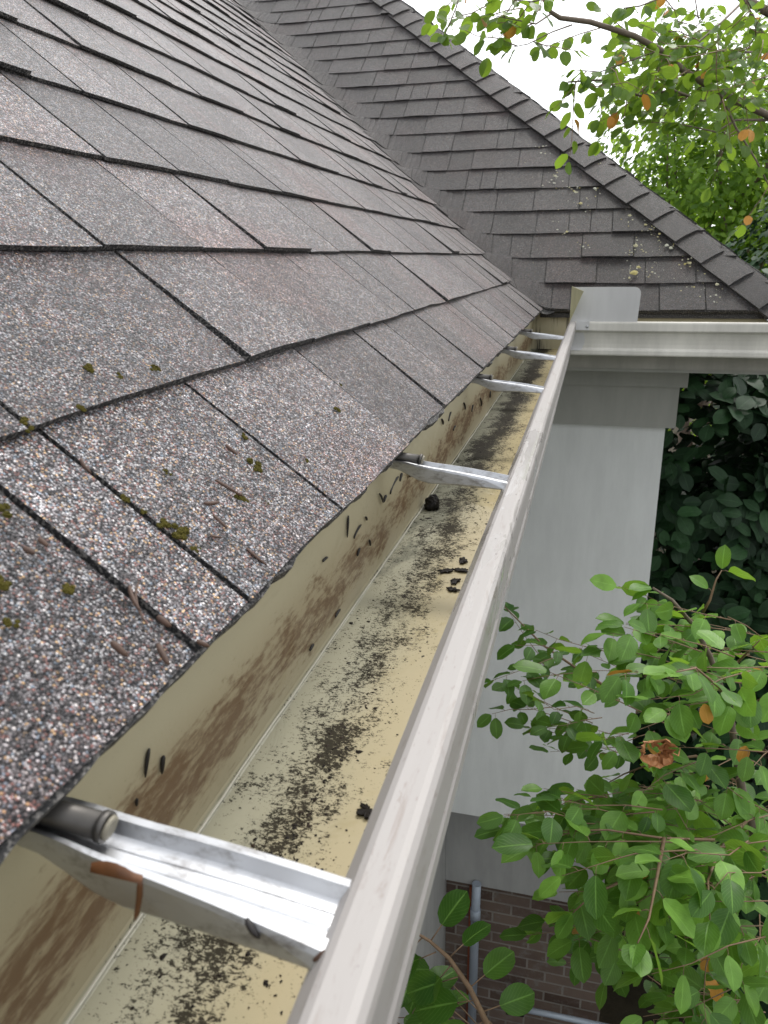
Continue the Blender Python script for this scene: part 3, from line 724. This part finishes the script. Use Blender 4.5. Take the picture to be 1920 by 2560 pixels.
# lichen spots on the jog roof
rnd = random.Random(9); lc = MB()
def on_jog(px, py, h=.0125): return hit_plane(px, py, Vector((X0, Y0, ZE))+N_W*h, N_W)
spots = [(740,760,14),(735,790,10),(830,830,12),(850,880,14),(910,815,12),(820,825,8),(1090,1060,16),(1080,1180,26),(1100,1155,16),(1060,1200,10),(1220,1060,14),(1240,1070,14),(1320,1135,14),(1300,1140,10),
         (1440,1228,16),(1435,1275,10),(1060,930,12),(790,1000,10),(1130,970,10),(910,690,10),(680,660,8),(1070,1090,8),(1120,1085,8),(1190,1010,8),(860,1065,8),(1170,1180,7),(1340,1240,8)]
def spot(x, y, s_):
    c = on_jog(*r2(x, y)); r = s_*.5787/2*c.y/F_PX*.95; n = 7; tone = rnd.random()**1.5; u_, v_ = U_W, S_W
    a0 = rnd.random()*6
    ring = [lc.vert(c+(u_*math.cos(a0+2*math.pi*j/n)+v_*math.sin(a0+2*math.pi*j/n))*r*rnd.uniform(.5, 1.2), tone) for j in range(n)]
    k_ = lc.vert(c+N_W*r*.3, tone)
    for j in range(n): lc.face((ring[j], ring[(j+1) % n], k_))
for s_ in spots:
    spot(s_[0], s_[1], s_[2]*1.35)
    for q in range(6): spot(s_[0]+rnd.gauss(0, 34), s_[1]+rnd.gauss(0, 24), rnd.uniform(4, 9))
for q in range(60): spot(rnd.uniform(600, 1500), 700+rnd.random()*560, rnd.uniform(2.5, 5))
tag(lc.build('lichen', M['lichen']), 'pale yellow and white lichen spots scattered on the far jog shingles', 'lichen', kind='stuff')

# ------------------------------------------------------------------ plants
def add_leaf(mb, base, d, nrm, L, Wd, tone, mi=0, rows=6, curl=.25, fold=.18, shape=0):
    d = d.normalized(); nrm = (nrm - d*nrm.dot(d))
    if nrm.length < 1e-4: nrm = d.orthogonal()
    nrm.normalize(); s = d.cross(nrm)
    prev = None
    for i in range(rows+1):
        t = i/rows
        wd = (math.sin(math.pi*(.06+.90*t))**.62 if t < 1 else .05) * Wd/2 * (1 if t > 0 else .5)
        if shape and t > .55: wd *= 1-.25*(t-.55)
        ang = curl*t
        c = base + d*(L*(t - .12*ang*t)) - nrm*(L*ang*t*.5)
        up = nrm*(fold*wd)
        wv = .08*Wd*math.sin(t*9+tone*20)*(.5 if rows > 3 else 0)
        row = (mb.vert(c - s*wd + up + nrm*wv, tone), mb.vert(c, tone), mb.vert(c + s*wd + up - nrm*wv, tone))
        if prev:
            t0 = (i-1)/rows
            mb.face((prev[0], prev[1], row[1], row[0]), mi, [(0, t0), (.5, t0), (.5, t), (0, t)], True)
            mb.face((prev[1], prev[2], row[2], row[1]), mi, [(.5, t0), (1, t0), (1, t), (.5, t)], True)
        prev = row
def jit(rnd, s=1.0): return Vector((rnd.gauss(0, s), rnd.gauss(0, s), rnd.gauss(0, s)))
def leafy(twigs, leaves, pts, rnd, L, r0=.0016, gap=.55, up=.9, old=.006, rows=6, petiole=.25, tipn=1, tlo=0, thi=1, start=0.0, droop=.35):
    """a twig along PTS with alternate leaves on short stalks"""
    pts = [Vector(p) for p in pts]
    if twigs is not None: twigs.tube(pts, [r0*(1-.65*i/(len(pts)-1)) for i in range(len(pts))], 6)
    seg = [(pts[i+1]-pts[i]).length for i in range(len(pts)-1)]; tot = sum(seg)
    s = start*tot + rnd.random()*gap*L; side = 1 if rnd.random() < .5 else -1
    def point(s):
        for i, l in enumerate(seg):
            if s <= l or i == len(seg)-1: return pts[i].lerp(pts[i+1], min(1, s/l)), (pts[i+1]-pts[i]).normalized()
            s -= l
    while s <= tot + 1e-6:
        p, d = point(s); lat = d.cross(Vector((0, 0, 1)))
        if lat.length < .15: lat = jit(rnd).cross(d)
        lat.normalize()
        dd = d*rnd.uniform(.2, .8) + lat*side*rnd.uniform(.6, 1.1) + Vector((0, 0, -droop*rnd.uniform(.2, 1.6))) + jit(rnd, .15)
        dd.normalize()
        n = Vector((0, 0, up)) + jit(rnd, .38) + lat*side*.2
        l = L*rnd.uniform(.68, 1.12); b = p + dd*l*petiole
        if twigs is not None and petiole > 0: twigs.tube([p, p+dd*l*petiole*.5+Vector((0, 0, .003)), b], [.0007, .0006, .0005], 4, caps=False)
        mi = 1 if rnd.random() < old else 0
        add_leaf(leaves, b, dd, n, l, l*rnd.uniform(.58, .76), tlo+(thi-tlo)*rnd.random(), mi, rows, rnd.uniform(.05, .55), rnd.uniform(.05, .35))
        side = -side; s += gap*L*rnd.uniform(.7, 1.3)
    for q in range(tipn):
        p, d = point(tot); dd = (d+jit(rnd, .25)+Vector((0, 0, -droop*.6))).normalized(); l = L*rnd.uniform(.7, 1.1)
        add_leaf(leaves, p+dd*l*.08, dd, Vector((0, 0, up))+jit(rnd, .3), l, l*.62, tlo+(thi-tlo)*rnd.random(), 0, rows, rnd.uniform(.1, .5), rnd.uniform(.05, .3))
def poly_at(lst): return [at(*p) for p in lst]
def wobble(a, b, rnd, n=4, amt=.06):
    a = Vector(a); b = Vector(b); L = (b-a).length
    return [a.lerp(b, i/n) + (jit(rnd, amt*L*.5) if 0 < i < n else Vector((0, 0, 0))) for i in range(n+1)]
def inside(poly, x, y):
    c = False; j = len(poly)-1
    for i in range(len(poly)):
        if (poly[i][1] > y) != (poly[j][1] > y) and x < (poly[j][0]-poly[i][0])*(y-poly[i][1])/(poly[j][1]-poly[i][1])+poly[i][0]: c = not c
        j = i
    return c

def clumps(leaves, rnd, centre, rad, n, per, L, rows, tlo, thi, mi=0, shell=.55, wdt=.62, updir=.8, old=0):
    c = Vector(centre)
    for q in range(n):
        while True:
            v = jit(rnd); 
            if v.length > .05: break
        v.normalize(); r = shell+(1-shell)*rnd.random()**.6
        p = c + Vector((v.x*rad[0], v.y*rad[1], v.z*rad[2]))*r*(1+.22*noise.noise(v*2.3+c))
        out = (v+Vector((0, 0, .25))).normalized(); a0 = rnd.random()*6.3
        tt = tlo+(thi-tlo)*rnd.random()
        for j in range(per):
            a_ = a0+2*math.pi*j/per*1.3; t1 = out.orthogonal().normalized(); t2 = out.cross(t1)
            d = t1*math.cos(a_)+t2*math.sin(a_)+out*rnd.uniform(-.1, .6)+Vector((0, 0, -.35))
            l = L*rnd.uniform(.65, 1.15)
            add_leaf(leaves, p+d*l*.15+jit(rnd, L*.3), d, out*.6+Vector((0, -.25, updir))+jit(rnd, .3), l, l*wdt, min(1, max(0, tt+rnd.gauss(0, .15))), 1 if rnd.random() < old else mi, rows, rnd.uniform(.1, .6), rnd.uniform(.05, .3))
# --- the bright leafy tree close below, right of the gutter
rnd = random.Random(21)
TR = thing('leafy_tree', (1.35, 1.75, 0), 'bright green leafy tree with oval leaves reaching in from the lower right', 'tree', None)
stem = [Vector((1.35, 1.75, -.05)), Vector((1.28, 1.72, 1.2)), Vector((1.12, 1.62, 2.2)), at(1990, 2190, 1.75), at(1895, 2118, 1.70)]
tk = MB(); tk.tube(stem, [.05, .042, .032, .02, .014], 10); tk.build('trunk', M['bark'], TR)
BR = {'main': [(1895,2118,1.70),(1858,1990,1.66),(1838,1880,1.64),(1827,1790,1.62),(1775,1640,1.62),(1735,1565,1.62),(1680,1500,1.62),(1632,1470,1.62)],
      'left': [(1827,1790,1.62),(1700,1800,1.80),(1560,1745,2.0),(1440,1670,2.1),(1360,1615,2.15),(1315,1570,2.15),(1252,1508,2.15)],
      'mid': [(1850,1960,1.66),(1740,1890,1.6),(1640,1905,1.6),(1560,1935,1.65),(1470,1985,1.7)],
      'low': [(1880,2100,1.69),(1780,2100,1.4),(1660,2096,1.3),(1520,2075,1.3),(1385,2078,1.32)],
      'hang': [(1660,2096,1.3),(1645,2180,1.2),(1622,2297,1.12),(1594,2358,1.08)],
      'hang2': [(1700,2100,1.35),(1560,2200,1.3),(1480,2238,1.28),(1432,2282,1.28)],
      'right': [(1827,1790,1.62),(1900,1750,1.5),(1980,1700,1.45),(2060,1660,1.4)],
      'up': [(1800,1700,1.62),(1860,1640,1.55),(1900,1600,1.5)],
      'tip': [(1758,1530,1.62),(1775,1500,1.6),(1790,1450,1.6),(1805,1425,1.6)],
      'topnear': [(1840,1800,1.62),(1800,1720,1.35),(1740,1670,1.22),(1690,1680,1.15)],
      'r2': [(1895,2118,1.70),(1850,2190,1.45),(1830,2260,1.35),(1860,2340,1.3)],
      'r3': [(1870,2050,1.68),(1800,2120,1.35),(1770,2200,1.2),(1775,2300,1.15)]}
lv = MB()
for nm, pl in BR.items():
    b = MB(); pts = poly_at(pl); r0 = {'main': .010, 'left': .006}.get(nm, .0035)
    b.tube(pts, [r0*(1-.75*i/(len(pts)-1)) for i in range(len(pts))], 8); b.build('branch', M['bark'] if nm == 'main' else M['twig'], TR)
tw = MB()
leafy(None, lv, poly_at(BR['left'])[2:], rnd, .058, gap=.42, thi=.45, petiole=.2)
leafy(None, lv, poly_at(BR['main'])[4:], rnd, .062, gap=.5, tlo=.4, petiole=.2, tipn=3)
for nm in ('low', 'hang', 'hang2', 'topnear', 'r3', 'r2', 'mid', 'right', 'up', 'tip'):
    leafy(tw, lv, poly_at(BR[nm])[1 if nm in ('low', 'mid', 'right', 'r2', 'r3') else 0:], rnd, .060, gap=.62, tlo=.25, petiole=.28, tipn=2)
REG = [([(1290,1600),(1420,1590),(1600,1700),(1640,1880),(1560,1960),(1420,1850),(1330,1760)], (1.9, 2.2), 17, .054, 0, .45),
       ([(1660,1500),(1800,1520),(1930,1560),(1930,1760),(1760,1760),(1640,1640)], (1.35, 1.7), 22, .060, .3, 1),
       ([(1600,1700),(1930,1700),(1930,2120),(1700,2120),(1560,2000)], (1.35, 1.95), 28, .060, .15, .9),
       ([(1400,1960),(1700,1940),(1720,2150),(1560,2220),(1440,2100)], (1.3, 1.75), 22, .058, .1, .75),
       ([(1600,2080),(1930,2060),(1940,2420),(1800,2400),(1660,2300)], (1.15, 1.7), 38, .062, .2, 1),
       ([(1440,2200),(1660,2180),(1700,2380),(1600,2480),(1480,2400)], (1.5, 1.9), 12, .055, 0, .4),
       ([(1700,2350),(1940,2350),(1940,2560),(1750,2540)], (1.3, 1.8), 12, .055, .1, .8)]
for poly, (ta, tb), n, L, tlo, thi in REG:
    xs = [p[0] for p in poly]; ys = [p[1] for p in poly]; c = 0
    while c < n:
        x, y = rnd.uniform(min(xs), max(xs)), rnd.uniform(min(ys), max(ys))
        if not inside(poly, x, y): continue
        c += 1; p = at(x, y, rnd.uniform(ta, tb))
        d = Vector((-.8, -.25, .1)) + jit(rnd, .5); d.z = d.z*.5; d.normalize()
        leafy(tw, lv, wobble(p+Vector((.05, .03, -.02)), p+d*rnd.uniform(.10, .2), rnd, 3), rnd, L, .0014, .62, tlo=tlo, thi=thi, old=.004, tipn=1)
for (x, y, t) in [(1885,1670,1.45),(1755,1910,1.5),(1760,1760,1.3),(1590,2265,1.35),(1788,2395,1.4),(1765,2445,1.5),(1795,2460,1.45),(1865,1865,1.5),(1620,1855,1.6)]:
    d = Vector((rnd.uniform(-1, 1), -.3, -.7)); add_leaf(lv, at(x, y, t), d, Vector((0, -.7, .7))+jit(rnd, .2), .036, .024, .6, 1, 6, .3, .1)
clumps(lv, rnd, (1.75, .9, 1.9), (.85, 1.8, 1.4), 800, 6, .09, 3, 0, .6, shell=.3)  # extra leaf mass added, mostly out of view, to shade the wall and brick
lv.build('foliage', [M['leaf'], M['leaf_old']], TR); tw.build('twigs', M['twig'], TR)
# curled dry leaf caught in it
wl_ = MB(); c0 = at(1640, 1880, 1.2); rows = []
for i in range(30):
    t = i/29; a_ = .4+t*2*math.pi*1.25; rr = .021*(1-.45*t)*(1+.30*noise.noise((i*.55, 2, 0)))
    cc = c0+right*(rr*math.cos(a_)*1.25)-down*(rr*math.sin(a_)*.85)+fwd*(.010*noise.noise((i*.4, 8, 0)))
    hw = .016*math.sin(math.pi*(.08+.86*t))**.5
    rad_ = (right*math.cos(a_)-down*math.sin(a_))
    rows.append([wl_.vert(cc + fwd*(-hw+2*hw*j/7) + rad_*(.010*noise.noise((i*.8, j*.7, 3)) + .006*abs(j-3.5)/3.5*(1 if j < 3.5 else -.6))) for j in range(8)])
for a_, b_ in zip(rows, rows[1:]):
    for j in range(7): wl_.face((a_[j], b_[j], b_[j+1], a_[j+1]))
wl_.tube([c0+right*.022, c0+right*.035+down*.006, at(1700, 1870, 1.32)], [.0012, .0010, .0010], 5)
tag(wl_.build('withered_leaf', M['wither'], at=c0), 'crumpled orange brown withered leaf curled in a ring among the green leaves', 'leaf')

# --- the sapling under the near gutter; shade there is painted as dark leaf tones
rnd = random.Random(8)
SP = thing('sapling', (.30, 1.25, 0), 'shaded sapling growing up beneath the near gutter at the bottom edge', 'sapling')
pl = [Vector((.30, 1.25, -.05)), Vector((.27, 1.22, 1.6)), Vector((.22, 1.20, 2.8)), at(1225, 2575, 1.42), at(1174,2470,1.42), at(1122,2395,1.42), at(1076,2354,1.42), at(1020,2320,1.42)]
b = MB(); b.tube(pl, [.012, .011, .009, .006, .005, .004, .003, .002], 8); b.build('stem', M['twig'], SP)
lv = MB(); tw = MB()
for (px, py, dx, dy, L) in [(1122,2395,1,-.9,.07),(1076,2354,.7,-1,.085),(1035,2325,-.3,.8,.10),(1090,2380,-1,.6,.10),(1150,2440,-1,.5,.09),(1174,2470,1,-.8,.078),(1190,2500,-1,.3,.10),(1205,2530,.9,-.2,.085),(1215,2550,-1,.8,.10),
                             (1060,2340,-.7,.9,.085),(1020,2318,-1,-.1,.05),(1130,2410,-.8,1.2,.07)]:
    p = at(px, py, 1.42); d = (right*dx + down*dy*.9 + fwd*.2).normalized()
    tw.tube([p, p+d*.018, p+d*.036], [.0014, .0012, .001], 5)
    add_leaf(lv, p+d*.036, d, Vector((0, -.35, .9))+jit(rnd, .22), L*.9, L*.62, rnd.random()*.35, 0, 8, .35, .15)
for q in range(10):
    p = at(rnd.uniform(1000, 1120), rnd.uniform(2420, 2600), rnd.uniform(1.5, 1.75)); d = jit(rnd); d.z *= .3
    add_leaf(lv, p, d, Vector((0, -.3, .9))+jit(rnd, .25), .075, .055, rnd.random()*.3, 0, 8, .3, .15)
    tw.tube([p, p-d.normalized()*.04+Vector((0, 0, -.03)), pl[2]+jit(rnd, .05)], [.001, .0012, .002], 5)
lv.build('foliage', [M['leaf'], M['leaf_old']], SP); tw.build('twigs', M['twig'], SP)

# --- big dark broadleaf shrub behind
def limbs(mb, base, centre, rad, rnd, n=7, r=.05):
    base = Vector(base); c = Vector(centre)
    top = Vector((c.x, c.y, c.z+rad[2]*.55))
    mb.tube(wobble(base, top, rnd, 6, .03), [r, r*.85, r*.7, r*.55, r*.4, r*.25, r*.12], 9)
    for q in range(n):
        t = rnd.uniform(.3, .8); s = base.lerp(top, t); v = jit(rnd).normalized()
        e_ = c+Vector((v.x*rad[0], v.y*rad[1], abs(v.z)*rad[2]))*.85
        mb.tube(wobble(s, e_, rnd, 5, .08), [r*.45, r*.36, r*.28, r*.2, r*.12, r*.05], 6)
def bush(name, label, cat, base, centre, rad, n, per, L, rows, leafmat, seed, tlo=0, thi=1, shell=.55, wdt=.62, r=.05, group=None, extra=None, old=0, nl=7, updir=.8):
    rnd = random.Random(seed)
    t = thing(name, base, label, cat, group)
    tk = MB(); limbs(tk, Vector(base)+Vector((0, 0, -.1)), centre, rad, rnd, nl, r); tk.build('trunk', M['bark'], t)
    l = MB(); clumps(l, rnd, centre, rad, n, per, L, rows, tlo, thi, shell=shell, wdt=wdt, old=old, updir=updir)
    if extra:
        for (c2, r2_, n2) in extra: clumps(l, rnd, c2, r2_, n2, per, L, rows, tlo, thi, shell=shell, wdt=wdt, old=old, updir=updir)
    l.build('crown', [M[leafmat], M['leaf_old']], t)
    return t
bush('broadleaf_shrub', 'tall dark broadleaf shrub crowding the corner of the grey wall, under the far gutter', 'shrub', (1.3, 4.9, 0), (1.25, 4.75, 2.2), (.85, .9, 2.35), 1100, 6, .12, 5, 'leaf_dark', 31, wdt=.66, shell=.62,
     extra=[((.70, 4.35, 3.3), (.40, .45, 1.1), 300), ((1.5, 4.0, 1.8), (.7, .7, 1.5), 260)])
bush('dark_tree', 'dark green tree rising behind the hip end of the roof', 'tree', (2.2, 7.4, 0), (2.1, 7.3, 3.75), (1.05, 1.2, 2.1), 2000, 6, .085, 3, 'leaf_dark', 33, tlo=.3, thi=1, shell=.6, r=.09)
bush('light_tree', 'light yellow green tree filling the gap just beyond the hip', 'tree', (1.5, 10.5, 0), (1.3, 10.4, 5.2), (1.6, 1.4, 2.1), 3300, 6, .085, 3, 'leaf_far', 35, shell=.2, r=.10, group='light green trees beyond the roof', nl=12)
bush('light_tree', 'light green airy tree at the right edge beyond the dark tree', 'tree', (3.3, 12.0, 0), (2.9, 11.8, 5.9), (1.3, 1.6, 2.1), 2200, 6, .09, 3, 'leaf_far', 36, shell=.2, r=.11, group='light green trees beyond the roof', nl=12, old=.01)
bush('light_tree', 'pale green tree furthest away, low behind the other trees', 'tree', (3.0, 16.5, 0), (2.6, 16.5, 4.2), (3.0, 2.0, 3.2), 1500, 6, .15, 2, 'leaf_far', 38, shell=.35, r=.13, group='light green trees beyond the roof')

# --- overhanging branches at upper right
rnd = random.Random(55)
OT = thing('overhanging_tree', (3.4, 2.6, 0), 'tree at the right whose thin leafy branches with orange leaves hang across the white sky', 'tree')
tk = MB(); stem = [Vector((3.4, 2.6, -.1)), Vector((3.3, 2.7, 2)), Vector((3.1, 2.8, 4)), Vector((2.85, 2.9, 5.2)), at(2250, 330, 3.1)]
tk.tube(stem, [.10, .085, .07, .05, .03], 10); tk.tube([stem[3], at(2150, 130, 3.0), at(1920, 29, 2.9), at(1862, 0, 2.85), at(1780, -60, 2.8)], [.035, .026, .017, .015, .010], 8); tk.build('trunk', M['bark'], OT)
OB = [([(2250,330,3.1),(1920,289,2.75),(1799,231,2.65),(1712,179,2.6),(1650,125,2.55),(1585,90,2.5),(1475,55,2.45),(1400,45,2.4),(1377,30,2.4),(1350,-20,2.4)], .014, .0),
      ([(1377,35,2.4),(1340,60,2.35),(1290,50,2.3),(1240,40,2.3)], .003, .8),
      ([(1430,62,2.42),(1380,80,2.38),(1320,110,2.35),(1280,118,2.33)], .0025, .5),
      ([(1860,260,2.7),(1760,255,2.6),(1680,225,2.55),(1600,240,2.5),(1500,200,2.45),(1420,205,2.4)], .006, 1),
      ([(1920,300,2.76),(1840,300,2.7),(1790,330,2.6),(1700,310,2.55)], .005, .8),
      ([(1799,231,2.65),(1840,320,2.6),(1890,400,2.6),(1925,470,2.6)], .005, .7),
      ([(1862,0,2.85),(1800,60,2.7),(1740,110,2.65),(1700,120,2.6)], .005, 1),
      ([(1920,130,2.9),(1830,130,2.75),(1770,150,2.7),(1720,200,2.6)], .005, 1),
      ([(1780,-60,2.8),(1690,-20,2.6),(1600,15,2.5),(1560,20,2.45)], .004, 1),
      ([(1480,-60,2.4),(1420,-20,2.35),(1330,5,2.3),(1250,-5,2.3)], .004, 1),
      ([(1760,-60,2.7),(1850,-20,2.6),(1900,70,2.6),(1925,110,2.6)], .004, 1),
      ([(1650,125,2.55),(1580,150,2.5),(1500,180,2.45),(1440,175,2.4)], .003, .9)]
lv = MB(); tw = MB(); tw2 = MB()
for i, (pl, r, fl) in enumerate(OB):
    pts = poly_at(pl); b = MB(); b.tube(pts, [r*(1-.6*j/(len(pts)-1)) for j in range(len(pts))], 7); b.build('branch', M['bark'], OT)
    if fl: leafy(None, lv, pts[1:], rnd, .055, gap=.55/fl, old=.03, petiole=.2, up=.5, droop=.6, tipn=2)
    for q in range(2, len(pl)):
        if i == 0 and q > 5: continue
        for z_ in range(2 if i in (0, 3, 6, 7) else 1):
            p = pts[q-1].lerp(pts[q], rnd.random()); d = (right*rnd.uniform(-1, .4)+down*rnd.uniform(-.5, .9)+fwd*rnd.uniform(-.5, .7)).normalized()
            leafy(tw2 if pl[q][0] < 1460 else tw, lv, wobble(p, p+d*rnd.uniform(.12, .26), rnd, 3), rnd, .053, .002, .6, up=.4, droop=.6, old=.03, tipn=1)
REG = [([(1500,60),(1700,20),(1930,20),(1930,330),(1760,270),(1560,200)], (2.4, 3.0), 56), ([(1180,-30),(1330,-20),(1300,80),(1200,60)], (2.3, 2.5), 6)]
for poly, (ta, tb), n in REG:
    xs = [p[0] for p in poly]; ys = [p[1] for p in poly]; c = 0
    while c < n:
        x, y = rnd.uniform(min(xs), max(xs)), rnd.uniform(min(ys), max(ys))
        if not inside(poly, x, y): continue
        c += 1; p = at(x, y, rnd.uniform(ta, tb)); d = (right*rnd.uniform(-1, .2)+down*rnd.uniform(-.3, .6)+fwd*rnd.uniform(-.4, .4)).normalized()
        leafy(tw2 if x < 1360 else tw, lv, wobble(p, p+d*rnd.uniform(.12, .24), rnd, 3), rnd, .053, .002, .6, up=.4, droop=.6, old=.06, tipn=1)
b = MB(); b.tube([at(1170, -90, 2.3), at(1140, 20, 2.25), at(1112, 88, 2.2)], [.0025, .002, .0012], 5); b.build('branch', M['bark'], OT)
for q in range(5):
    d = right*rnd.uniform(-1, 1)+down*rnd.uniform(-.1, 1)+fwd*rnd.uniform(-.5, .3)
    add_leaf(lv, at(1108, 90, 2.2), d, Vector((0, -.5, .7))+jit(rnd, .3), .045, .027, rnd.random(), 0, 6, .4, .2)
clumps(lv, rnd, (3.6, 2.4, 6.2), (1.0, 1.2, 1.2), 300, 6, .10, 2, 0, 1, shell=.3)  # what remains of an unseen leaf mass added to block sky at right
lv.build('foliage', [M['leaf_sky'], M['leaf_old']], OT); tw.build('twigs', M['twig'], OT); tw2.build('twigs', M['twig'], OT)
